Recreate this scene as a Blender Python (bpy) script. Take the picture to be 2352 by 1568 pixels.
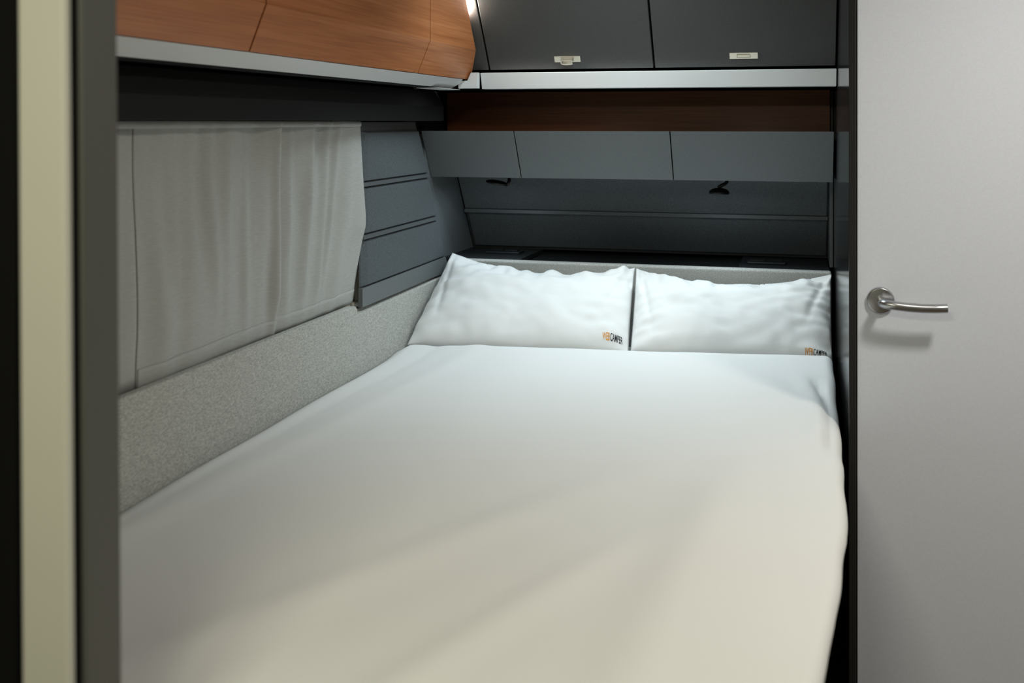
import bpy, bmesh, math, random
from mathutils import Vector, noise, Matrix

scene = bpy.context.scene
for o in list(bpy.data.objects):
    bpy.data.objects.remove(o, do_unlink=True)
COL = scene.collection
ZC = 1.35                      # camera height above the floor; z values below are given from eye level
YAW = math.radians(15.02)

# ------------------------------------------------------------------ camera
cd = bpy.data.cameras.new('camera')
cam = bpy.data.objects.new('camera', cd)
COL.objects.link(cam)
cam.location = (0, 0, ZC)
cam.rotation_euler = (math.radians(90), 0, YAW)
cd.sensor_width = 36
cd.lens = 36 * 2456 / 2352
cd.shift_x = 0
cd.shift_y = -(784 - 280) / 2352
cd.clip_start = 0.05
cd.dof.use_dof = True
cd.dof.focus_distance = 2.75
cd.dof.aperture_fstop = 4.5
scene.camera = cam

# ------------------------------------------------------------------ world, lights, exposure
w = bpy.data.worlds.new('world')
scene.world = w
w.use_nodes = True
w.node_tree.nodes['Background'].inputs[0].default_value = (0.6, 0.7, 0.8, 1)
w.node_tree.nodes['Background'].inputs[1].default_value = 0.02
vs = scene.view_settings
vs.view_transform = 'Standard'
vs.look = 'None'
vs.gamma = 1
vs.use_curve_mapping = False
vs.exposure = 0.26


def area(name, loc, size, power, color, rot=(0, 0, 0), spread=180):
    l = bpy.data.lights.new(name, 'AREA')
    l.shape = 'RECTANGLE'
    l.size, l.size_y = size
    l.energy = power
    l.color = color
    l.spread = math.radians(spread)
    o = bpy.data.objects.new(name, l)
    COL.objects.link(o)
    o.location = (loc[0], loc[1], ZC + loc[2])
    o.rotation_euler = rot
    return o


# cool ceiling light over the bed, white ceiling light in the corridor, warm light of the living area behind
area('bed_ceiling_light', (-0.45, 2.50, 0.6), (0.3, 0.3), 4.2, (0.80, 0.94, 1.0), (math.radians(14), 0, 0), spread=125)
area('corridor_ceiling_light', (0.6, 1.5, 0.6), (0.17, 0.17), 8.2, (1.0, 0.955, 0.85))
area('living_area_light', (-0.36, -0.10, 0.59), (0.4, 0.4), 13.0, (1.0, 0.965, 0.72))


def downlight(x, cone, blend):
    """cool recessed spot under the front edge of the rear cabinets, shining down on the bed head"""
    l = bpy.data.lights.new('bed_head_downlight', 'SPOT')
    l.energy = 2.9
    l.color = (0.80, 0.95, 1.0)
    l.spot_size = math.radians(cone)
    l.spot_blend = blend
    l.shadow_soft_size = 0.03
    o = bpy.data.objects.new('bed_head_downlight', l)
    COL.objects.link(o)
    o.location = (x, 2.920, ZC + 0.085)
    o.rotation_euler = (math.radians(-16), 0, 0)


for x_, cone_, blend_ in ((-0.56, 148, 0.25), (-0.12, 144, 0.35)):
    downlight(x_, cone_, blend_)


def lamp_light(loc):
    """faint cool glow out of a dimmed reading lamp"""
    l = bpy.data.lights.new('reading_lamp_light', 'AREA')
    l.shape = 'DISK'
    l.size = 0.035
    l.energy = 0.22
    l.color = (0.72, 0.90, 1.0)
    o = bpy.data.objects.new('reading_lamp_light', l)
    COL.objects.link(o)
    o.location = (loc[0], loc[1], ZC + loc[2])


lamp_light((-0.886, 3.12, -0.195))
lamp_light((-0.222, 3.118, -0.208))


# ------------------------------------------------------------------ materials
def mat(name, color, rough=0.5, metal=0.0, spec=0.5):
    m = bpy.data.materials.new(name)
    m.use_nodes = True
    b = m.node_tree.nodes['Principled BSDF']
    b.inputs['Base Color'].default_value = (*color, 1)
    b.inputs['Roughness'].default_value = rough
    b.inputs['Metallic'].default_value = metal
    b.inputs['Specular IOR Level'].default_value = spec
    return m


def grain(m, scale, c1, c2, stretch=(1, 1, 1), bump=0.0, detail=4, lo=0.35, hi=0.65, dist=0.0):
    """procedural two-tone grain with optional bump"""
    nt = m.node_tree
    b = nt.nodes['Principled BSDF']
    tc = nt.nodes.new('ShaderNodeTexCoord')
    mp = nt.nodes.new('ShaderNodeMapping')
    mp.inputs['Scale'].default_value = stretch
    nz = nt.nodes.new('ShaderNodeTexNoise')
    nz.inputs['Scale'].default_value = scale
    nz.inputs['Detail'].default_value = detail
    nz.inputs['Distortion'].default_value = dist
    cr = nt.nodes.new('ShaderNodeValToRGB')
    cr.color_ramp.elements[0].position = lo
    cr.color_ramp.elements[1].position = hi
    cr.color_ramp.elements[0].color = (*c1, 1)
    cr.color_ramp.elements[1].color = (*c2, 1)
    nt.links.new(tc.outputs['Object'], mp.inputs['Vector'])
    nt.links.new(mp.outputs['Vector'], nz.inputs['Vector'])
    nt.links.new(nz.outputs['Fac'], cr.inputs['Fac'])
    nt.links.new(cr.outputs['Color'], b.inputs['Base Color'])
    if bump:
        bp = nt.nodes.new('ShaderNodeBump')
        bp.inputs['Strength'].default_value = bump
        bp.inputs['Distance'].default_value = 0.002
        nt.links.new(nz.outputs['Fac'], bp.inputs['Height'])
        nt.links.new(bp.outputs['Normal'], b.inputs['Normal'])
    return m


def wood(name, dark, mid, light, axis, rough=0.42):
    """wood veneer: grain running along the given axis, with broad figure and fine pores"""
    m = mat(name, mid, rough)
    nt = m.node_tree
    b = nt.nodes['Principled BSDF']
    tc = nt.nodes.new('ShaderNodeTexCoord')
    st1 = [22, 22, 22]
    st1[axis] = 0.8
    st2 = [260, 260, 260]
    st2[axis] = 5
    mp1 = nt.nodes.new('ShaderNodeMapping')
    mp1.inputs['Scale'].default_value = st1
    mp2 = nt.nodes.new('ShaderNodeMapping')
    mp2.inputs['Scale'].default_value = st2
    n1 = nt.nodes.new('ShaderNodeTexNoise')
    n1.inputs['Scale'].default_value = 1.6
    n1.inputs['Detail'].default_value = 6
    n1.inputs['Distortion'].default_value = 0.5
    n2 = nt.nodes.new('ShaderNodeTexNoise')
    n2.inputs['Scale'].default_value = 1.0
    n2.inputs['Detail'].default_value = 3
    cr = nt.nodes.new('ShaderNodeValToRGB')
    e = cr.color_ramp.elements
    e[0].position, e[0].color = 0.30, (*dark, 1)
    e[1].position, e[1].color = 0.72, (*light, 1)
    x = e.new(0.5)
    x.color = (*mid, 1)
    mx = nt.nodes.new('ShaderNodeMath')
    mx.operation = 'MULTIPLY_ADD'
    mx.inputs[1].default_value = 0.55
    ad = nt.nodes.new('ShaderNodeMath')
    ad.operation = 'MULTIPLY_ADD'
    ad.inputs[1].default_value = 0.45
    ad.inputs[2].default_value = 0.0
    L = nt.links.new
    L(tc.outputs['Object'], mp1.inputs['Vector'])
    L(tc.outputs['Object'], mp2.inputs['Vector'])
    L(mp1.outputs['Vector'], n1.inputs['Vector'])
    L(mp2.outputs['Vector'], n2.inputs['Vector'])
    L(n1.outputs['Fac'], ad.inputs[0])
    L(n2.outputs['Fac'], mx.inputs[0])
    L(ad.outputs[0], mx.inputs[2])
    L(mx.outputs[0], cr.inputs['Fac'])
    L(cr.outputs['Color'], b.inputs['Base Color'])
    return m


def weave(m, scale, strength):
    """crossed threads as bump"""
    nt = m.node_tree
    b = nt.nodes['Principled BSDF']
    tc = nt.nodes.new('ShaderNodeTexCoord')
    w1 = nt.nodes.new('ShaderNodeTexWave')
    w1.bands_direction = 'Z'
    w1.inputs['Scale'].default_value = scale
    w1.inputs['Distortion'].default_value = 0.6
    w2 = nt.nodes.new('ShaderNodeTexWave')
    w2.bands_direction = 'Y'
    w2.inputs['Scale'].default_value = scale
    w2.inputs['Distortion'].default_value = 0.6
    a = nt.nodes.new('ShaderNodeMath')
    bp = nt.nodes.new('ShaderNodeBump')
    bp.inputs['Strength'].default_value = strength
    bp.inputs['Distance'].default_value = 0.001
    L = nt.links.new
    L(tc.outputs['Object'], w1.inputs['Vector'])
    L(tc.outputs['Object'], w2.inputs['Vector'])
    L(w1.outputs['Fac'], a.inputs[0])
    L(w2.outputs['Fac'], a.inputs[1])
    L(a.outputs[0], bp.inputs['Height'])
    L(bp.outputs['Normal'], b.inputs['Normal'])
    return m


M = {}
M['walnut'] = wood('walnut_veneer', (0.36, 0.115, 0.036), (0.50, 0.18, 0.062), (0.62, 0.25, 0.10), 1)  # colour lightened to carry the light falling on the cabinets
M['walnut_x_shaded'] = wood('walnut_veneer_crosswise_shaded', (0.13, 0.04, 0.012), (0.23, 0.072, 0.024), (0.31, 0.105, 0.04), 0)  # same walnut, the shade under the rail darkened into its colour
M['base_wood'] = wood('bed_base_wood', (0.05, 0.02, 0.01), (0.08, 0.033, 0.018), (0.11, 0.05, 0.03), 1)
M['alu'] = mat('satin_aluminium', (0.80, 0.805, 0.80), 0.45, 0.12)
M['dark_grey'] = grain(mat('dark_grey_laminate', (0.05, 0.05, 0.052), 0.5), 500, (0.046, 0.045, 0.043), (0.064, 0.063, 0.06))
M['mid_grey'] = grain(mat('slate_grey_laminate', (0.09, 0.1, 0.105), 0.5), 500, (0.115, 0.128, 0.132), (0.15, 0.163, 0.167))
M['slate_fabric'] = grain(mat('slate_fabric', (0.07, 0.08, 0.09), 0.85), 420, (0.06, 0.07, 0.077), (0.115, 0.13, 0.14), bump=0.3)
M['niche_fabric'] = grain(mat('slate_fabric_lightened', (0.05, 0.06, 0.065), 0.85), 420, (0.10, 0.113, 0.12), (0.17, 0.187, 0.195), bump=0.3)  # same fabric as the side pads, colour lightened for light missing in the niche
M['ledge_grey'] = mat('ledge_grey', (0.085, 0.094, 0.10), 0.6)
M['black'] = mat('black_plastic', (0.01, 0.01, 0.011), 0.35)
M['matte_black'] = mat('matte_black', (0.006, 0.006, 0.006), 0.9, 0, 0.1)
M['shelf'] = mat('black_shelf', (0.022, 0.024, 0.026), 0.45)
M['pelmet'] = grain(mat('charcoal_board', (0.03, 0.03, 0.031), 0.7, 0, 0.25), 500, (0.008, 0.008, 0.008), (0.0115, 0.0115, 0.0115))
M['linen'] = weave(grain(mat('grey_linen', (0.42, 0.42, 0.38), 0.9), 330, (0.37, 0.37, 0.345), (0.60, 0.60, 0.56), (1, 0.5, 1.5), 0.25, 5), 260, 0.25)
M['curtain'] = weave(grain(mat('sheer_curtain', (0.5, 0.5, 0.47), 0.9, 0, 0.2), 60, (0.43, 0.435, 0.415), (0.49, 0.49, 0.468), (1, 1, 14), 0.05), 420, 0.08)
M['cotton'] = mat('white_cotton', (0.84, 0.84, 0.83), 0.85, 0, 0.25)
M['ivory'] = mat('ivory_plastic', (0.6, 0.57, 0.5), 0.45)
M['cream'] = mat('cream_laminate', (0.58, 0.575, 0.51), 0.55)
M['post_grey'] = mat('grey_aluminium_post', (0.085, 0.085, 0.075), 0.55)
M['door'] = grain(mat('grey_door_laminate', (0.5, 0.5, 0.5), 0.6), 300, (0.75, 0.785, 0.89), (0.785, 0.82, 0.92))
M['wall_grey'] = mat('charcoal_glossy_panel', (0.024, 0.024, 0.0245), 0.13, 0.0, 0.4)
M['steel'] = mat('brushed_steel', (0.47, 0.48, 0.50), 0.27, 1.0)
M['nickel'] = mat('champagne_nickel', (0.72, 0.66, 0.54), 0.33, 0.9)
M['room'] = mat('light_wall', (0.45, 0.44, 0.42), 0.8)
M['ceiling'] = mat('pale_ceiling', (0.5, 0.5, 0.48), 0.8)
M['floor'] = wood('floor_vinyl', (0.09, 0.07, 0.05), (0.14, 0.11, 0.08), (0.2, 0.16, 0.12), 1)
M['orange_ink'] = mat('orange_ink', (0.75, 0.30, 0.02), 0.8)
M['black_ink'] = mat('black_ink', (0.02, 0.022, 0.03), 0.8)
M['glass'] = mat('dark_window_pane', (0.02, 0.025, 0.03), 0.1)
M['led'] = mat('led_diffuser', (1, 1, 1), 0.5)
_b = M['led'].node_tree.nodes['Principled BSDF']
_b.inputs['Emission Color'].default_value = (1.0, 0.97, 0.88, 1)
_b.inputs['Emission Strength'].default_value = 300


# ------------------------------------------------------------------ builders
def link(name, bm, m, parent=None, smooth=False, bevel=0.0, seg=2):
    bmesh.ops.recalc_face_normals(bm, faces=bm.faces[:])
    me = bpy.data.meshes.new(name)
    bm.to_mesh(me)
    bm.free()
    me.materials.append(m)
    if smooth:
        for p in me.polygons:
            p.use_smooth = True
    o = bpy.data.objects.new(name, me)
    COL.objects.link(o)
    if parent:
        o.parent = parent
        o.matrix_parent_inverse = parent.matrix_basis.inverted()
    if bevel:
        md = o.modifiers.new('bevel', 'BEVEL')
        md.width = bevel
        md.segments = seg
        md.limit_method = 'ANGLE'
        md.angle_limit = math.radians(40)
    return o


def tag(o, label, cat, group=None):
    o['label'] = label
    o['category'] = cat
    if group:
        o['group'] = group
    return o


def struct(o):
    o['kind'] = 'structure'
    return o


def thing(name, loc, label, cat, group=None):
    o = bpy.data.objects.new(name, None)
    COL.objects.link(o)
    o.empty_display_size = 0.05
    o.location = (loc[0], loc[1], ZC + loc[2])
    return tag(o, label, cat, group)


def box(x0, x1, y0, y1, z0, z1, bm=None):
    bm = bm or bmesh.new()
    vs_ = [bm.verts.new((x, y, ZC + z)) for x in (x0, x1) for y in (y0, y1) for z in (z0, z1)]
    for f in ((0, 1, 3, 2), (4, 6, 7, 5), (0, 4, 5, 1), (2, 3, 7, 6), (0, 2, 6, 4), (1, 5, 7, 3)):
        bm.faces.new([vs_[i] for i in f])
    return bm


def prism_x(prof, x0, x1, bm=None):
    """(y, z) profile swept along x"""
    bm = bm or bmesh.new()
    a = [bm.verts.new((x0, y, ZC + z)) for y, z in prof]
    b = [bm.verts.new((x1, y, ZC + z)) for y, z in prof]
    n = len(prof)
    bm.faces.new(a)
    bm.faces.new(b)
    for i in range(n):
        bm.faces.new((a[i], a[(i + 1) % n], b[(i + 1) % n], b[i]))
    return bm


def prism_y(prof, y0, y1, bm=None):
    """(x, z) profile swept along y; y0 / y1 may be functions of z"""
    bm = bm or bmesh.new()
    f0 = y0 if callable(y0) else (lambda z: y0)
    f1 = y1 if callable(y1) else (lambda z: y1)
    a = [bm.verts.new((x, f0(z), ZC + z)) for x, z in prof]
    b = [bm.verts.new((x, f1(z), ZC + z)) for x, z in prof]
    n = len(prof)
    bm.faces.new(a)
    bm.faces.new(b)
    for i in range(n):
        bm.faces.new((a[i], a[(i + 1) % n], b[(i + 1) % n], b[i]))
    return bm


def panel_yz(poly, x0, x1, bm=None):
    return prism_x(poly, x0, x1, bm)


def tube(pts, rad, seg=16, bm=None, cap=True):
    """round tube through points; rad may be a list"""
    bm = bm or bmesh.new()
    pts = [Vector((p[0], p[1], ZC + p[2])) for p in pts]
    rad = rad if isinstance(rad, (list, tuple)) else [rad] * len(pts)
    rings = []
    prev = None
    for i, p in enumerate(pts):
        t = (pts[min(i + 1, len(pts) - 1)] - pts[max(i - 1, 0)]).normalized()
        if prev is None:
            up = Vector((0, 0, 1)) if abs(t.z) < 0.9 else Vector((0, 1, 0))
            n = t.cross(up).normalized()
        else:
            n = (prev - t * prev.dot(t)).normalized()
        prev = n
        b = t.cross(n)
        rings.append([bm.verts.new(p + (n * math.cos(2 * math.pi * k / seg) + b * math.sin(2 * math.pi * k / seg)) * rad[i]) for k in range(seg)])
    for r0, r1 in zip(rings, rings[1:]):
        for k in range(seg):
            bm.faces.new((r0[k], r0[(k + 1) % seg], r1[(k + 1) % seg], r1[k]))
    if cap:
        bm.faces.new(rings[0])
        bm.faces.new(rings[-1])
    return bm


def lathe(prof, origin, axis, seg=32):
    """(radius, distance along axis) profile turned round an axis through origin"""
    bm = bmesh.new()
    ax = Vector(axis).normalized()
    up = Vector((0, 0, 1)) if abs(ax.z) < 0.9 else Vector((1, 0, 0))
    n = ax.cross(up).normalized()
    b = ax.cross(n)
    o = Vector((origin[0], origin[1], ZC + origin[2]))
    rings = []
    for r, h in prof:
        r = max(r, 1e-4)
        rings.append([bm.verts.new(o + ax * h + (n * math.cos(2 * math.pi * k / seg) + b * math.sin(2 * math.pi * k / seg)) * r) for k in range(seg)])
    for r0, r1 in zip(rings, rings[1:]):
        for k in range(seg):
            bm.faces.new((r0[k], r0[(k + 1) % seg], r1[(k + 1) % seg], r1[k]))
    bm.faces.new(rings[0])
    bm.faces.new(rings[-1])
    return bm


def grid(nu, nv, fn, bm=None):
    bm = bm or bmesh.new()
    v = [[bm.verts.new(fn(i / nu, j / nv)) for j in range(nv + 1)] for i in range(nu + 1)]
    for i in range(nu):
        for j in range(nv):
            bm.faces.new((v[i][j], v[i + 1][j], v[i + 1][j + 1], v[i][j + 1]))
    return bm


def smooth01(a, b, x):
    t = max(0.0, min(1.0, (x - a) / (b - a)))
    return t * t * (3 - 2 * t)


def lerp(a, b, t):
    return a + (b - a) * t


def curve(pts, x):
    """piecewise smooth interpolation through (x, y) pairs sorted by x"""
    if x <= pts[0][0]:
        return pts[0][1]
    for (x0, y0), (x1, y1) in zip(pts, pts[1:]):
        if x <= x1:
            return lerp(y0, y1, (x - x0) / (x1 - x0))
    return pts[-1][1]


CEIL = 0.62
# ================================================================== the setting
struct(link('floor', box(-1.12, 1.14, -1.65, 3.56, -1.39, -1.35), M['floor']))
struct(link('ceiling', box(-1.12, 1.14, -1.65, 3.56, CEIL, CEIL + 0.04), M['ceiling']))
# left wall with its window opening
bm = box(-1.12, -1.085, -1.61, 3.52, -1.35, -0.46)
box(-1.12, -1.085, -1.61, 3.52, 0.05, CEIL, bm)
box(-1.12, -1.085, -1.61, 1.0, -0.46, 0.05, bm)
box(-1.12, -1.085, 2.535, 3.52, -0.46, 0.05, bm)
struct(link('wall_left', bm, M['pelmet']))
struct(link('wall_back', box(-1.12, 1.14, 3.52, 3.56, -1.35, CEIL), M['pelmet']))
struct(link('wall_front', box(-1.12, 1.14, -1.65, -1.61, -1.35, CEIL), M['room']))
struct(link('wall_right', box(1.10, 1.14, -1.61, 3.52, -1.35, CEIL), M['room']))
# dark glossy partition between the bed and the bathroom
part = struct(link('wall_partition', box(0.097, 0.111, 2.256, 3.52, -1.35, CEIL), M['wall_grey'], bevel=0.0015))
part.name = 'wall_bedside'
part.rotation_euler = (0, 0, 0)

# window behind the curtain
win = struct(link('window_1', box(-1.118, -1.112, 1.0, 2.535, -0.46, 0.05), M['glass']))
fb = box(-1.112, -1.087, 2.43, 2.534, -0.455, 0.045)
box(-1.112, -1.088, 1.003, 1.04, -0.455, 0.045, fb)
box(-1.112, -1.088, 1.04, 2.43, -0.455, -0.42, fb)
box(-1.112, -1.088, 1.04, 2.43, 0.01, 0.045, fb)
link('window_frame', fb, M['ivory'], win, bevel=0.004)
link('blind_guide', tube([(-1.0715, 2.487, -0.446), (-1.0715, 2.487, -0.002)], 0.007, 12), M['ivory'], win, smooth=True)
link('sill_rail', box(-1.087, -1.068, 1.05, 2.444, -0.462, -0.449), M['ivory'], win, bevel=0.002)
link('end_block', box(-1.086, -1.064, 2.452, 2.498, -0.4615, -0.4462), M['ivory'], win, bevel=0.003)

# doorway jamb of the bed compartment in the foreground (leans half a degree like the whole jamb does)
def lean(o, k=0.008):
    for v in o.data.vertices:
        v.co.x -= (v.co.z - ZC + 0.2) * k
    return o


struct(lean(link('trim_1', box(-0.600, -0.5635, 0.752, 0.800, -1.35, CEIL), M['post_grey'], bevel=0.002)))
struct(lean(link('trim_2', box(-0.6115, -0.567, 0.735, 0.745, -1.35, CEIL), M['cream'], bevel=0.003)))
struct(lean(link('trim_3', box(-0.6, -0.5665, 0.7455, 0.7515, -1.35, CEIL), M['matte_black'])))
struct(link('wall_jamb', box(-1.085, -0.625, 0.748, 0.79, -1.35, CEIL), M['matte_black']))

# bathroom door with its lever handle
DY = 2.262
door = struct(link('door_1', box(0.1135, 0.80, DY, DY + 0.034, -1.33, 0.60), M['door'], bevel=0.002))
link('rosette', lathe([(0.0, -0.0), (0.0265, -0.0), (0.0265, -0.007), (0.0245, -0.0095), (0.0, -0.0095)], (0.1578, DY - 0.0002, -0.357), (0, 1, 0), 40), M['steel'], door, smooth=True, bevel=0.0008)
lev = [(0.1585, DY - 0.009, -0.357), (0.1585, DY - 0.030, -0.3565), (0.1587, DY - 0.044, -0.3562), (0.161, DY - 0.052, -0.3562), (0.167, DY - 0.055, -0.3565),
       (0.185, DY - 0.056, -0.3585), (0.205, DY - 0.056, -0.3603), (0.23, DY - 0.056, -0.3612), (0.255, DY - 0.056, -0.3606), (0.2765, DY - 0.056, -0.3590)]
link('lever', tube(lev, [0.0085] * 2 + [0.0088] * 8, 20), M['steel'], door, smooth=True, bevel=0.001)
struct(link('wall_doorside', box(0.80, 1.10, DY, DY + 0.034, -1.35, CEIL), M['room']))
struct(link('trim_4', box(0.1115, 0.1130, DY + 0.004, DY + 0.03, -1.35, CEIL), M['matte_black']))

# ================================================================== left overhead cabinets (walnut)
def back_plane(z):              # leaning front of the rear cabinets
    return 2.92 - 0.70 * (z - 0.145)


WP = [(-0.907, 0.120), (-0.8745, 0.2005), (-0.8745, CEIL - 0.004)]
WT = 0.016


def wood_door(name, y0, y1, parent, m='walnut'):
    prof = WP + [(WP[2][0] - WT, WP[2][1]), (WP[1][0] - WT, WP[1][1] + 0.003), (WP[0][0] - WT * 0.9, WP[0][1] + 0.006)]
    return link(name, prism_y(prof, y0, y1), M[m], parent, bevel=0.001)


LEFT = [('walnut overhead cabinet nearest the doorway post, left of the slanting seam', 0.812, 1.6455),
        ('walnut overhead cabinet over the curtain, between the two slanting seams', 1.6505, 2.4835)]
for label, y0, y1 in LEFT:
    t = thing('overhead_cabinet', (-1.0, (y0 + y1) / 2, 0.125), label, 'cabinet', 'walnut overhead cabinets along the window wall')
    wood_door('door', y0, y1, t)
    link('body', prism_y([(-0.93, 0.128), (-0.893, 0.21), (-0.893, CEIL - 0.002), (-1.083, CEIL - 0.002), (-1.083, 0.128)], y0 - 0.0014, y1 + 0.0014), M['matte_black'], t)
endy = lambda z: back_plane(z) - 0.012
t = thing('end_panel', (-0.9, 2.68, 0.12), 'short walnut end piece of the overhead cabinets, cut slanting against the rear corner', 'cabinet')
wood_door('front', 2.488, endy, t)
link('body', prism_y([(-0.93, 0.128), (-0.893, 0.21), (-0.893, CEIL - 0.002), (-1.083, CEIL - 0.002), (-1.083, 0.128)], 2.4862, lambda z: endy(z) - 0.003), M['matte_black'], t)

# sloping aluminium rail under the walnut cabinets
t = thing('cabinet_rail', (-0.95, 1.9, 0.094), 'long sloping aluminium rail under the walnut cabinets', 'rail')
link('profile', prism_y([(-0.950, 0.0945), (-0.9075, 0.1185), (-0.925, 0.1255), (-1.0, 0.1255), (-1.0, 0.106), (-0.956, 0.104)], 0.812, 2.855), M['alu'], t, bevel=0.0012)
link('lip', prism_y([(-0.9515, 0.0930), (-0.9565, 0.1035), (-0.992, 0.1035), (-0.992, 0.0930)], 0.812, 2.855), M['pelmet'], t)
# corner joint where the two rails meet
t = thing('rail_corner', (-0.93, 2.88, 0.094), 'small folded aluminium corner piece joining the two cabinet rails', 'rail')
link('cap', prism_y([(-0.948, 0.0945), (-0.912, 0.1150), (-0.93, 0.1175), (-0.99, 0.1175), (-0.99, 0.0945)], 2.8575, 2.876), M['alu'], t, bevel=0.002)
link('return', prism_y([(-0.93, 0.0945), (-0.8715, 0.0945), (-0.8715, 0.139), (-0.8925, 0.139), (-0.9035, 0.1165), (-0.93, 0.1165)], 2.879, 2.896), M['alu'], t, bevel=0.001)
link('joint_plate', box(-0.99, -0.93, 2.70, 2.895, 0.0905, 0.0922), M['alu'], t)

# pelmet above the curtain
tag(link('pelmet', prism_y([(-1.0, 0.003), (-1.0, 0.044), (-1.024, 0.09), (-1.083, 0.09), (-1.083, 0.003)], 0.812, 2.962), M['pelmet'], bevel=0.0012),
    'long charcoal pelmet board between the curtain and the aluminium rail', 'pelmet')

# ================================================================== rear overhead cabinets (dark grey)
DT = 0.018


def lean_board(x0, x1, z0, z1, th=DT, off=0.0, bm=None):
    n = Vector((0, -1, -0.70)).normalized()
    p = []
    for z in (z0, z1):
        p.append((back_plane(z) + n.y * off, z + n.z * off))
    q = [(p[1][0] - n.y * th, p[1][1] - n.z * th), (p[0][0] - n.y * th, p[0][1] - n.z * th)]
    return prism_x(p + q, x0, x1, bm)


def handle(cx, cz, parent, pulled):
    """slim nickel flap catch let into the door"""
    n = Vector((0, -1, -0.70)).normalized()      # out of the door
    u = Vector((0, -0.70, 1)).normalized()       # up along the door
    c = Vector((cx, back_plane(cz), ZC + cz))

    def P(a, b, d):
        return c + Vector((a, 0, 0)) + u * b + n * d

    def blk(a0, a1, b0, b1, d0, d1, bm=None):
        bm = bm or bmesh.new()
        v = [bm.verts.new(P(a, b, d)) for a in (a0, a1) for b in (b0, b1) for d in (d0, d1)]
        for f in ((0, 1, 3, 2), (4, 6, 7, 5), (0, 4, 5, 1), (2, 3, 7, 6), (0, 2, 6, 4), (1, 5, 7, 3)):
            bm.faces.new([v[i] for i in f])
        return bm
    H, W_ = 0.009, 0.0365
    bm = blk(-W_, -0.0175, -H, H, 0, 0.0022)
    blk(0.0175, W_, -H, H, 0, 0.0022, bm)
    blk(-0.0175, 0.0175, H - 0.003, H, 0, 0.0022, bm)
    blk(-0.0175, 0.0175, -H, -H + 0.003, 0, 0.0022, bm)
    pl = link('handle', bm, M['nickel'], parent)
    link('recess', blk(-0.0172, 0.0172, -H + 0.003, H - 0.003, 0.0002, 0.0006), M['black'], pl)
    bm = bmesh.new()
    if pulled:                                   # catch swung out, curved front
        N = 8
        pr = []
        for i in range(N + 1):
            a = lerp(-0.016, 0.016, i / N)
            d = 0.017 + 0.004 * (1 - (a / 0.016) ** 2)
            pr.append([bm.verts.new(P(a, b, dd)) for b, dd in ((-0.010, d - 0.004), (-0.004, d), (0.003, d - 0.002), (0.003, d - 0.006))])
        for i in range(N):
            for k in range(4):
                bm.faces.new((pr[i][k], pr[i + 1][k], pr[i + 1][(k + 1) % 4], pr[i][(k + 1) % 4]))
        bm.faces.new(pr[0])
        bm.faces.new(pr[-1])
        blk(-0.0165, -0.0135, -0.005, 0.005, 0.0006, 0.018, bm)
        blk(0.0135, 0.0165, -0.005, 0.005, 0.0006, 0.018, bm)
        blk(-0.0165, 0.0165, 0.003, 0.0055, 0.0006, 0.016, bm)
    else:
        N = 6
        pr = []
        for i in range(N + 1):
            b = lerp(-H + 0.0035, H - 0.0045, i / N)
            d = 0.0012 + 0.0012 * math.sin(math.pi * i / N)
            pr.append([bm.verts.new(P(-0.0165, b, d)), bm.verts.new(P(0.0165, b, d))])
        for i in range(N):
            bm.faces.new((pr[i][0], pr[i + 1][0], pr[i + 1][1], pr[i][1]))
    link('pull_tab', bm, M['nickel'], pl, smooth=False)
    return pl


TOPZ = CEIL - 0.02
for label, x0, x1, hx, hz, pulled in (
        ('dark grey rear overhead cabinet with its catch pulled out, next to the walnut end piece', -0.847, -0.3835, -0.619, 0.1745, True),
        ('dark grey rear overhead cabinet with its catch lying flat, beside the grey door', -0.3785, 0.0925, -0.1415, 0.1765, False)):
    t = thing('overhead_cabinet', ((x0 + x1) / 2, 3.2, 0.145), label, 'cabinet', 'dark grey overhead cabinets over the bed head')
    dr = link('door', lean_board(x0, x1, 0.147, TOPZ), M['dark_grey'], t, bevel=0.002)
    link('body', prism_x([(back_plane(0.147) + 0.030, 0.150), (back_plane(TOPZ) + 0.030, TOPZ), (3.515, TOPZ), (3.515, 0.150)], x0 - 0.0022, x1 + 0.0022), M['matte_black'], t)
    handle(hx, hz, dr, pulled)
tag(link('filler_panel', lean_board(-0.935, -0.8515, 0.147, TOPZ, 0.016, -0.001), M['dark_grey'], bevel=0.0015),
    'narrow dark grey corner strip between walnut end piece and rear cabinet, lit from above', 'panel')

# light strip in the corner above the frame
t = thing('corner_light', (-0.868, 2.74, 0.40), 'bright light strip in the ceiling corner between walnut and grey cabinets', 'lamp')
n_ = Vector((0, -1, -0.70)).normalized()
pa = [(-0.8815, back_plane(z) - 0.0075, z) for z in (0.300, 0.42, 0.55)]
link('diffuser', tube(pa, 0.0035, 12), M['led'], t, smooth=True)

# aluminium rail under the rear cabinets
tag(link('cabinet_rail', prism_x([(2.912, 0.0935), (2.895, 0.138), (2.915, 0.1395), (2.955, 0.1395), (2.955, 0.0935)], -0.870, 0.0945), M['alu'], bevel=0.0012),
    'straight aluminium rail under the dark grey rear cabinets', 'rail')

# ================================================================== bed head wall
tag(link('fascia_panel', prism_x([(3.20, -0.030), (3.20, 0.092), (3.22, 0.092), (3.22, -0.030)], -1.07, 0.0855), M['walnut_x_shaded']),
    'walnut fascia board, shade darkened into its colour, between the aluminium rail and the grey flap doors', 'panel')
tag(link('cabinet_floor', box(-1.07, 0.0945, 2.96, 3.51, 0.094, 0.108), M['matte_black']),
    'dark underside board of the rear cabinets above the walnut fascia', 'board')

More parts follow.
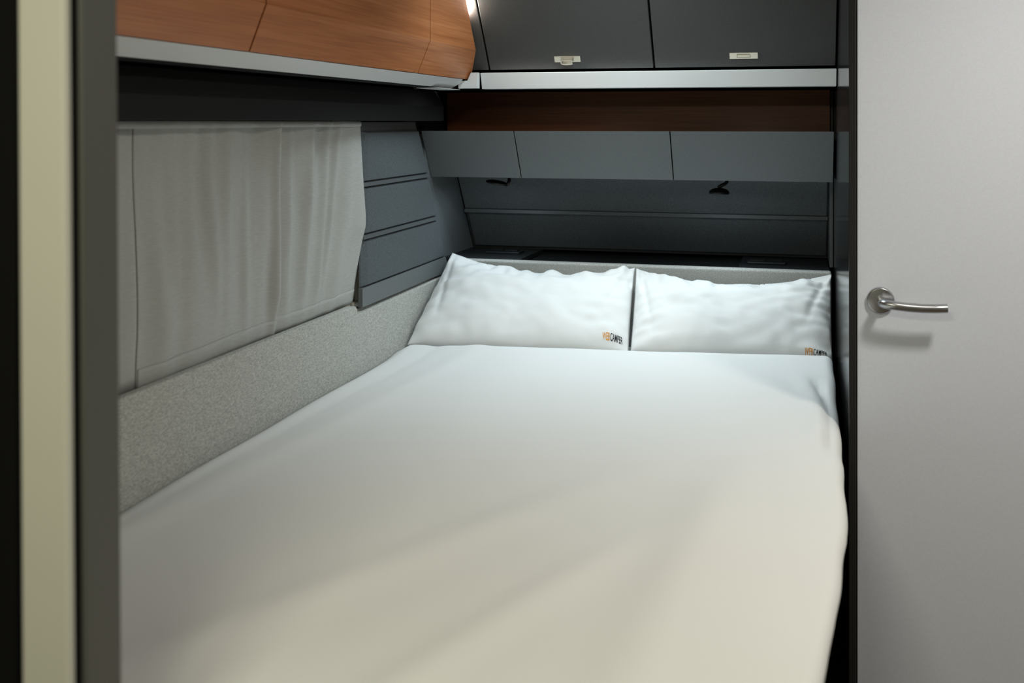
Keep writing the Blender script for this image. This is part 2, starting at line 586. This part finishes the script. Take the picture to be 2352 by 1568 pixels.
# three slate flap doors in a row
FX = [(-1.068, -0.7895), (-0.7865, -0.3445), (-0.3415, 0.0895)]
FL = ['narrow slate grey flap door at the window end of the row', 'middle slate grey flap door of the row under the walnut fascia',
      'slate grey flap door at the right end of the row, against the glossy partition']


def flap_y(z):
    return 2.953 + 0.645 * (-0.0245 - z)


for (x0, x1), lb in zip(FX, FL):
    t = thing('flap_cabinet', ((x0 + x1) / 2, 3.1, -0.165), lb, 'cabinet', 'slate flap doors over the bed head')
    z0, z1 = -0.1645, -0.0255
    link('door', prism_x([(flap_y(z0), z0), (flap_y(z1), z1), (flap_y(z1) + 0.02, z1 - 0.012), (flap_y(z0) + 0.02, z0 + 0.002)], x0, x1), M['mid_grey'], t, bevel=0.0006)
    link('body', prism_x([(flap_y(z0) + 0.024, z0 + 0.004), (flap_y(z1) + 0.024, z1 - 0.018), (3.195, z1 - 0.018), (3.28, z0 + 0.004)], x0 - 0.0013, x1 + 0.0013), M['matte_black'], t)

# padded niche wall behind the pillows
def niche_y(z, off=0.0):
    return 3.30 + 0.72 * (-0.18 - z) - off


def niche_board(z0, z1, off0, off1, x0, x1):
    return prism_x([(niche_y(z0, off1), z0), (niche_y(z1, off1), z1), (niche_y(z1, off0), z1), (niche_y(z0, off0), z0)], x0, x1)


t = thing('niche_lining', (-0.5, 3.4, -0.42), 'dark padded back and left cheek of the niche under the flap doors', 'wall panel')
link('back_board', niche_board(-0.425, -0.15, -0.012, 0.0, -1.066, 0.085), M['niche_fabric'], t)
link('cushion_pad', niche_board(-0.2845, -0.168, 0.0005, 0.010, -1.064, 0.083), M['niche_fabric'], t, bevel=0.004, seg=3)
link('cushion_pad', niche_board(-0.416, -0.2975, 0.0005, 0.010, -1.058, 0.083), M['niche_fabric'], t, bevel=0.006, seg=3)
zl = -0.291
link('ledge', prism_x([(niche_y(-0.297, 0.0005), -0.297), (niche_y(-0.297, 0.024), -0.297), (niche_y(-0.285, 0.012), -0.2855), (niche_y(-0.285, 0.0005), -0.285)], -1.065, 0.0845), M['mid_grey'], t, bevel=0.001)
link('cheek', prism_x([(2.99, -0.036), (3.195, -0.036), (3.50, -0.45), (3.17, -0.45), (2.99, -0.17)], -1.083, -1.0695), M['niche_fabric'], t)
tag(link('upright_board', box(0.0862, 0.0955, 3.235, 3.515, -0.422, 0.09), M['mid_grey'], bevel=0.001),
    'thin slate upright board closing the niche at the glossy partition', 'board')

# shelf above the headboard
t = thing('bedhead_shelf', (-0.5, 3.3, -0.45), 'black shelf behind the headboard cushion with a raised block at each end', 'shelf')
link('shelf_board', box(-1.069, 0.0855, 3.165, 3.478, -0.452, -0.436), M['shelf'], t, bevel=0.001)
link('raised_block', prism_x([(3.166, -0.4355), (3.166, -0.419), (3.462, -0.4235), (3.468, -0.4355)], -1.068, -0.823), M['shelf'], t, bevel=0.0015)
link('raised_block', prism_x([(3.166, -0.4355), (3.166, -0.425), (3.462, -0.4255), (3.468, -0.4355)], -0.172, 0.085), M['shelf'], t, bevel=0.0015)

for lb, x0, y0, z, n in (('black double socket on the raised shelf block behind the left pillow', -0.972, 3.29, -0.4212, 2),
                         ('black double socket on the raised shelf block behind the right pillow', -0.150, 3.275, -0.4252, 2)):
    t = thing('socket_outlet', (x0 + 0.055, y0 + 0.04, z), lb, 'socket', 'sockets on the bed head shelf')
    link('frame', box(x0, x0 + 0.112, y0, y0 + 0.075, z, z + 0.007), M['shelf'], t, bevel=0.0025)
    for k in range(n):
        mm = link('module', box(x0 + 0.010 + k * 0.05, x0 + 0.052 + k * 0.05, y0 + 0.016, y0 + 0.06, z + 0.007, z + 0.0105), M['black'], t, bevel=0.0012)

# reading lamps hanging under the flap doors
def reading_lamp(label, base, arm, head, axis, prof):
    t = thing('reading_lamp', base, label, 'lamp', 'reading lamps under the flap doors')
    link('base', lathe([(0, 0), (0.014, 0), (0.014, -0.006), (0, -0.006)], (base[0], base[1], base[2]), (0, 0, 1), 20), M['black'], t, smooth=True, bevel=0.001)
    link('arm', tube(arm, 0.0052, 12), M['black'], t, smooth=True)
    link('lamp_head', lathe(prof, head, axis, 28), M['black'], t, smooth=True)
    return t


reading_lamp('black reading lamp with its flat head turned towards the window side', (-0.848, 3.13, -0.1612),
             [(-0.848, 3.13, -0.166), (-0.847, 3.125, -0.178), (-0.850, 3.12, -0.187), (-0.858, 3.12, -0.191)],
             (-0.884, 3.12, -0.1835), (0.16, 0.05, 1), [(0, 0.007), (0.018, 0.0065), (0.030, 0.003), (0.035, -0.001), (0.034, -0.004), (0.028, -0.006), (0, -0.006)])
reading_lamp('black reading lamp with a domed head, near the glossy partition', (-0.1995, 3.13, -0.1612),
             [(-0.1995, 3.13, -0.166), (-0.2, 3.126, -0.173), (-0.205, 3.122, -0.178), (-0.214, 3.12, -0.182), (-0.224, 3.12, -0.1885)],
             (-0.221, 3.118, -0.1985), (0.02, -0.05, 1), [(0, 0.009), (0.010, 0.0085), (0.020, 0.006), (0.027, 0.001), (0.030, -0.005), (0.028, -0.0075), (0, -0.0065)])

# ================================================================== padded panel beside the window
t = thing('side_wall_panel', (-1.05, 2.75, -0.458), 'slate fabric wall panel of three pads between curtain and bed head', 'wall panel')


def end_y(z):                    # slanting rear end of the panel
    return 2.868 + 0.60 * (-0.0285 - z)


link('backing_board', panel_yz([(2.522, -0.458), (2.522, -0.0005), (end_y(-0.0005), -0.0005), (end_y(-0.4) + 0.0, -0.4), (end_y(-0.458), -0.458)], -1.083, -1.052), M['dark_grey'], t)
link('front_board', panel_yz([(2.4515, -0.411), (2.4515, -0.0005), (end_y(-0.0005), -0.0005), (end_y(-0.4), -0.4), (end_y(-0.411), -0.411)], -1.0518, -1.0485), M['dark_grey'], t)


def pad(z0, z1, parent):
    """padded board with bevelled rim, front face at x=-1.04"""
    bm = bmesh.new()
    ya, i = 2.455, 0.011
    o_ = [(ya, z0), (end_y(z0) - 0.002, z0), (end_y(z1) - 0.002, z1), (ya, z1)]
    n_ = [(ya + 0.030, z0 + 0.003), (end_y(z0) - 0.006, z0 + 0.003), (end_y(z1) - 0.006, z1 - 0.005), (ya + 0.030, z1 - 0.005)]
    A = [bm.verts.new((-1.0482, y, ZC + z)) for y, z in o_]
    B = [bm.verts.new((-1.040, y, ZC + z)) for y, z in n_]
    bm.faces.new(A)
    bm.faces.new(B)
    for k in range(4):
        bm.faces.new((A[k], A[(k + 1) % 4], B[(k + 1) % 4], B[k]))
    return link('fabric_pad', bm, M['slate_fabric'], parent, bevel=0.002)


pad(-0.149, -0.022, t)
pad(-0.2795, -0.1625, t)
pad(-0.4095, -0.2935, t)
for z in (-0.150, -0.2805):
    link('ledge', prism_y([(-1.0482, z), (-1.0385, z - 0.0008), (-1.0370, z - 0.0105), (-1.0482, z - 0.0115)], 2.4535, end_y(z) - 0.001), M['ledge_grey'], t, bevel=0.0008)
link('skirting', panel_yz([(2.452, -0.458), (2.452, -0.411), (end_y(-0.411) - 0.001, -0.411), (end_y(-0.458) - 0.001, -0.458)], -1.0515, -1.0395), M['mid_grey'], t, bevel=0.001)

# ================================================================== curtain
t = thing('curtain', (-1.06, 1.85, -0.44), 'pale sheer curtain hanging over the window under the charcoal pelmet', 'curtain')
CR = [(-0.446, 2.4495), (0.0, 2.4495)]
EDGE = [(-0.446, -1.0670), (-0.36, -1.054), (-0.29, -1.040), (-0.255, -1.031), (-0.23, -1.031), (-0.12, -1.039), (0.0, -1.046)]


def curtain_x(y, z):
    k = -z / 0.446
    g = lambda c, w_: math.exp(-((y - c) / w_) ** 2)
    x = -1.0655
    x += 0.0065 * math.exp(-((y - (2.036 - 0.016 * k)) / 0.014) ** 2) * (0.6 + 0.5 * k)
    x -= 0.005 * math.exp(-((y - (2.066 - 0.016 * k)) / 0.022) ** 2)
    x += 0.005 * g(1.72 + 0.03 * k, 0.05) * smooth01(0.1, 0.9, k)
    x += 0.004 * g(1.63, 0.03) * smooth01(0.3, 1.0, k)
    x += 0.0075 * math.exp(-((y - (2.42 - 0.11 * k)) / 0.030) ** 2) * (1 - 0.3 * k)
    x += 0.004 * g(2.22 - 0.05 * k, 0.05) * smooth01(0.1, 0.8, k)
    x += 0.0025 * math.sin(y * 38 + 2.2 * k) * (1 - smooth01(0.1, 0.9, k)) * smooth01(1.7, 2.0, y)
    for c_, d_, w_, a_ in ((2.30, 0.09, 0.016, 0.0042), (2.345, 0.10, 0.011, 0.0034), (2.20, 0.05, 0.018, 0.0036), (2.12, 0.03, 0.014, 0.0026),
                           (1.93, 0.02, 0.016, 0.0026), (1.85, 0.01, 0.022, 0.0024), (1.78, -0.02, 0.02, 0.0026)):
        x += a_ * g(c_ - d_ * k, w_) * (0.35 + 0.65 * math.sin(math.pi * min(1.0, k * 0.9 + 0.12)))
    x += 0.003 * noise.noise(Vector((y * 9, z * 3.2, 1.7))) + 0.0018 * noise.noise(Vector((y * 22, z * 5, 5.7)))
    x = -1.0655 + (x + 1.0655) * lerp(3.4, 1.0, max(0.0, min(1.0, (-z - 0.36) / 0.08)))
    # free edge drawn out in front of the wall panel
    x = lerp(x, curve(EDGE, z), smooth01(2.30, 2.4495, y))
    return x


def cur(u, v):
    z = lerp(-0.4455, 0.0, v)
    y1 = curve(CR, z)
    y = lerp(1.553, y1, u)
    return Vector((curtain_x(y, z), y, ZC + z + (0.002 if z < -0.44 and y < 2.02 else 0)))


o = link('main_panel', grid(190, 50, cur), M['curtain'], t, smooth=True)
sm = o.modifiers.new('solidify', 'SOLIDIFY')
sm.thickness = 0.0012


def cur_l(u, v):
    z = lerp(-0.4455, 0.0, v)
    y = lerp(0.83, 1.556, u)
    return Vector((curtain_x(y, z) - 0.0015, y, ZC + z))


o = link('side_panel', grid(60, 20, cur_l), M['curtain'], t, smooth=True)
sm = o.modifiers.new('solidify', 'SOLIDIFY')
sm.thickness = 0.0012


def hem(u, v):
    z = lerp(-0.446, -0.412, v)
    y = lerp(1.556, curve(CR, z) - 0.001, u)
    return Vector((curtain_x(y, z) + 0.0016, y, ZC + z))


o = link('hem', grid(150, 4, hem), M['curtain'], t, smooth=True)
sm = o.modifiers.new('solidify', 'SOLIDIFY')
sm.thickness = 0.001


def hem_l(u, v):
    z = lerp(-0.446, -0.412, v)
    y = lerp(0.83, 1.552, u)
    return Vector((curtain_x(y, z) - 0.0003, y, ZC + z))


o = link('hem', grid(50, 4, hem_l), M['curtain'], t, smooth=True)


def rod_pocket(u, v):
    z = lerp(-0.0115, 0.0015, v)
    y = lerp(0.83, 2.449, u)
    return Vector((curtain_x(y, z) + 0.0018 + 0.003 * math.sin(math.pi * v), y, ZC + z))


link('rod_pocket', grid(150, 4, rod_pocket), M['curtain'], t, smooth=True)
link('side_seam', tube([(curtain_x(1.554, z) + 0.0004, 1.554, z) for z in [-0.440 + 0.02 * k for k in range(22)]], 0.0011, 6), M['curtain'], t, smooth=True)

# ================================================================== cushions of the bed surround
R = 0.018
prof = [(0.82, -0.70), (0.82, -0.437), (1.5, -0.4375), (2.30, -0.4425)]
prof += [(2.392, -0.4445), (2.402, -0.447), (2.408, -0.452), (2.4105, -0.460), (2.4115, -0.4675)]
prof += [(2.60, -0.4665), (3.118, -0.4655), (3.118, -0.70)]
tag(link('side_cushion', panel_yz(prof, -1.0525, -1.0350), M['linen'], bevel=0.003, seg=3),
    'long light grey linen cushion along the window wall under the curtain', 'cushion')
tag(link('cushion_backing', box(-1.083, -1.0535, 0.82, 3.118, -0.70, -0.4625), M['linen']),
    'set back linen strip peeping out under the slate wall panel', 'cushion')
hp = []
for a in range(7):
    th = math.pi / 2 * a / 6
    hp.append((-1.034 + 0.030 - 0.030 * math.cos(th), -0.4205 - 0.030 + 0.030 * math.sin(th)))
hp += [(0.088, -0.4205), (0.088, -0.66), (-1.034, -0.66)]
tag(link('headboard', prism_y(hp, 3.122, 3.160), M['linen'], bevel=0.006, seg=3),
    'light grey linen headboard cushion behind the two pillows', 'headboard')

# ================================================================== bed
t = thing('bed', (-0.5, 2.0, -1.35), 'fitted double bed with brown wooden base under the white duvet', 'bed')
link('base', box(-1.03, -0.11, 0.90, 3.11, -1.35, -0.83), M['base_wood'], t, bevel=0.004)


def bed_right(y):
    return curve([(0.85, -0.015), (1.0, -0.004), (1.18, 0.016), (1.306, 0.032), (1.518, 0.054), (1.705, 0.0705), (1.872, 0.077), (2.29, 0.081), (2.9, 0.084)], y)


mp = [(bed_right(0.92 + k * 0.11) - 0.07, 0.92 + k * 0.11) for k in range(21)]
bm = bmesh.new()
ring = [(-1.018, 0.92)] + mp + [(-1.018, 3.118)]
lo = [bm.verts.new((x, y, ZC - 0.829)) for x, y in ring]
hi = [bm.verts.new((x, y, ZC - 0.655)) for x, y in ring]
bm.faces.new(lo)
bm.faces.new(hi)
for k in range(len(ring)):
    bm.faces.new((lo[k], lo[(k + 1) % len(ring)], hi[(k + 1) % len(ring)], hi[k]))
link('mattress', bm, M['cotton'], t, bevel=0.02, seg=4)


def far_edge(x):                 # head end of the duvet, a little askew
    return lerp(2.715, 2.865, (x + 1.035) / 1.12)


def duvet_z(x, y):
    z = -0.599
    g = lambda d, w_: math.exp(-(d / w_) ** 2)
    # long soft ridge towards the foot and the slope to its right
    rx = -0.17 + 0.075 * (y - 1.2)
    z += 0.009 * g(x - rx, 0.05) * (1 - smooth01(1.6, 2.0, y))
    z -= 0.036 * smooth01(rx, rx + 0.30, x) * (1 - smooth01(1.7, 2.35, y))
    # faint diagonal folds
    z += 0.006 * g((x + 0.62) - 0.55 * (y - 1.2), 0.05) * (1 - smooth01(1.5, 2.0, y))
    z += 0.006 * g((x + 0.40) - 0.4 * (y - 1.1), 0.035) * (1 - smooth01(1.3, 1.7, y))
    z += 0.0035 * g((x + 0.93) - 0.10 * (y - 1.6), 0.03)
    z -= 0.0035 * g((x + 0.985) - 0.05 * (y - 1.6), 0.02)
    # fold by the partition
    fx = 0.047 + 0.02 * math.sin((y - 2.0) * 6)
    z -= 0.016 * g(x - fx, 0.012) * smooth01(2.02, 2.15, y) * (1 - smooth01(2.5, 2.62, y))
    z += 0.006 * g(x - fx + 0.03, 0.02) * smooth01(2.02, 2.2, y) * (1 - smooth01(2.5, 2.7, y))
    z += 0.007 * noise.noise(Vector((x * 2.3, y * 1.7, 3.1))) + 0.003 * noise.noise(Vector((x * 5.5, y * 3.5, 8.1)))
    # rounded long side at the cushion and rounded head end
    z -= 0.018 * (1 - smooth01(-1.036, -0.995, x))
    e = far_edge(x)
    z -= 0.020 * smooth01(e - 0.035, e, y)
    z += 0.006 * g(y - (e - 0.05), 0.05)
    return z


NU, NV = 120, 170


def duv(u, v):
    if u <= 0.86:
        s_ = u / 0.86
        x0 = -1.0335
        x = None
        y = lerp(0.90, far_edge(lerp(x0, 0.06, s_)), v)
        x = lerp(x0, bed_right(y) - 0.022, s_)
        return Vector((x, y, ZC + duvet_z(x, y)))
    s_ = (u - 0.86) / 0.14
    y = lerp(0.90, far_edge(0.06), v)
    xr = bed_right(y)
    z0 = duvet_z(xr - 0.022, y)
    wob = 0.003 * noise.noise(Vector((y * 7, 4.0, 2.0)))
    if s_ < 0.5:
        th = math.pi / 2 * s_ / 0.5
        return Vector((xr - 0.022 + (0.022 + wob) * math.sin(th), y, ZC + z0 - 0.022 * (1 - math.cos(th))))
    q = (s_ - 0.5) / 0.5
    return Vector((xr + wob * (1 - q) - 0.034 * q + 0.001 * math.sin(y * 11) * q, y, ZC + z0 - 0.022 - 0.075 * q))


dv = link('duvet', grid(NU, NV, duv), M['cotton'], smooth=True)
sm = dv.modifiers.new('solidify', 'SOLIDIFY')
sm.thickness = 0.008
tag(dv, 'white cotton duvet spread over the whole bed', 'duvet')


# ================================================================== pillows
class Pillow:
    def __init__(s, bl, br, tr, tl, thick, seed, sag):
        s.c = [Vector((p[0], p[1], ZC + p[2])) for p in (bl, br, tr, tl)]
        s.t, s.seed, s.sag = thick, seed, sag
        s.n = ((s.c[1] - s.c[0]).cross(s.c[3] - s.c[0])).normalized()

    def base(s, u, v):
        """u, v in -1..1 on the middle surface with pinched-in sides and a sagging upper seam"""
        uu = u * (1 - 0.008 * (1 - v * v) * abs(u) ** 3)
        a, b = (uu + 1) / 2, (v + 1) / 2
        p = s.c[0].lerp(s.c[1], a)
        q = s.c[3].lerp(s.c[2], a)
        r = p.lerp(q, b)
        k = smooth01(-0.2, 1.0, v)
        r.z -= s.sag * (1 - abs(u) ** 2.0) * k
        r.z += 0.004 * noise.noise(Vector((u * 5 + s.seed, 0, 0))) * k * (1 - u * u)
        r.y -= 0.02 * (1 - u * u) * k
        return r

    def th(s, u, v):
        fu = max(0, 1 - abs(u) ** 3.6) ** 0.55
        fv = max(0, 1 - abs(v) ** 3.4) ** 0.5 if v < 0 else max(0, 1 - v ** 1.7) ** 0.85
        return s.t * fu * fv

    def wrinkle(s, u, v):
        k = s.seed
        ed = max(abs(u), abs(v))
        # gathers running in from the seams
        w_ = 0.015 * noise.noise(Vector((u * 9 + k, v * 1.8 + u, 0.3))) * smooth01(0.1, 0.9, v)
        w_ += 0.011 * noise.noise(Vector((u * 2.2 + k, v * 6 - u * 2, 2.3))) * smooth01(0.4, 0.95, abs(u))
        w_ += 0.009 * noise.noise(Vector((u * 2.4 + v * 2.2 + k, v * 1.4 - u * 1.2, 5.1)))
        w_ += 0.0035 * noise.noise(Vector((u * 7 + v * 3 + k, v * 5 - u * 3, 7.1)))
        w_ -= 0.006 * math.exp(-((u - 0.80 - 0.16 * v) / 0.035) ** 2) * smooth01(-0.7, 0.2, v)
        w_ -= 0.006 * math.exp(-((u + 0.86 + 0.10 * v) / 0.03) ** 2) * smooth01(-0.9, 0.0, v)
        return w_ * (1 - smooth01(0.97, 1.0, ed))

    def top(s, u, v, off=0.0):
        return s.base(u, v) + s.n * (s.th(u, v) + s.wrinkle(u, v) + off)

    def bot(s, u, v):
        return s.base(u, v) - s.n * (s.th(u, v) * 0.28)

    def build(s, label):
        bm = bmesh.new()
        N1, N2 = 96, 72
        e = lambda i, n: math.sin((i / n - 0.5) * math.pi) * 0.35 + (2 * i / n - 1) * 0.65
        up = [[bm.verts.new(s.top(e(i, N1), e(j, N2))) for j in range(N2 + 1)] for i in range(N1 + 1)]
        dn = []
        for i in range(N1 + 1):
            row = []
            for j in range(N2 + 1):
                row.append(up[i][j] if i in (0, N1) or j in (0, N2) else bm.verts.new(s.bot(e(i, N1), e(j, N2))))
            dn.append(row)
        for i in range(N1):
            for j in range(N2):
                bm.faces.new((up[i][j], up[i + 1][j], up[i + 1][j + 1], up[i][j + 1]))
                bm.faces.new((dn[i][j], dn[i][j + 1], dn[i + 1][j + 1], dn[i + 1][j]))
        o = link('pillow', bm, M['cotton'], smooth=True)
        return tag(o, label, 'pillow', 'white pillows at the bed head')

    def print_text(s, parent, txt, m, u0, u1, v0, v1, x0, x1, xs):
        """lettering laid on the pillow: text x range x0..x1 of total width maps to u0..u1"""
        cu = bpy.data.curves.new('lettering', 'FONT')
        cu.body = txt
        cu.size = 1
        cu.offset = 0.012
        cu.resolution_u = 3
        to = bpy.data.objects.new('lettering_source', cu)
        COL.objects.link(to)
        bpy.context.view_layer.update()
        dg = bpy.context.evaluated_depsgraph_get()
        me = bpy.data.meshes.new_from_object(to.evaluated_get(dg))
        bpy.data.objects.remove(to, do_unlink=True)
        bm = bmesh.new()
        bm.from_mesh(me)
        xs_ = [v.co.x for v in bm.verts]
        ys_ = [v.co.y for v in bm.verts]
        a, b, c_, d_ = min(xs_), max(xs_), min(ys_), max(ys_)
        bmesh.ops.subdivide_edges(bm, edges=bm.edges[:], cuts=1)
        for v in bm.verts:
            tx = lerp(x0, x1, (v.co.x - a) / (b - a))
            ty = (v.co.y - c_) / (d_ - c_)
            v.co = s.top(lerp(u0, u1, tx), lerp(v0, v1, ty), 0.0012)
        return link('lettering', bm, m, parent)


pl = Pillow((-1.028, 2.728, -0.606), (-0.4345, 2.806, -0.612), (-0.4585, 3.085, -0.422), (-1.016, 3.085, -0.396), 0.066, 3.0, 0.036)
po = pl.build('white pillow on the window side with its printed name fully showing')
pr_ = Pillow((-0.4315, 2.811, -0.612), (0.084, 2.880, -0.620), (0.087, 3.085, -0.421), (-0.4570, 3.085, -0.424), 0.066, 11.0, 0.034)
qo = pr_.build('white pillow beside the glossy partition, its printed name half under the duvet')
for P_, ob, (u0, u1, v0, v1) in ((pl, po, (0.765, 0.945, -0.90, -0.81)), (pr_, qo, (0.72, 0.94, -0.995, -0.91))):
    a = P_.print_text(ob, 'WEB', M['orange_ink'], u0, u1, v0, v1, 0.0, 0.37, 1)
    a['label'] = 'orange first half of the printed name'
    a = P_.print_text(ob, 'CAMPER', M['black_ink'], u0, u1, v0, v1, 0.39, 1.0, 1)
    a['label'] = 'black second half of the printed name'
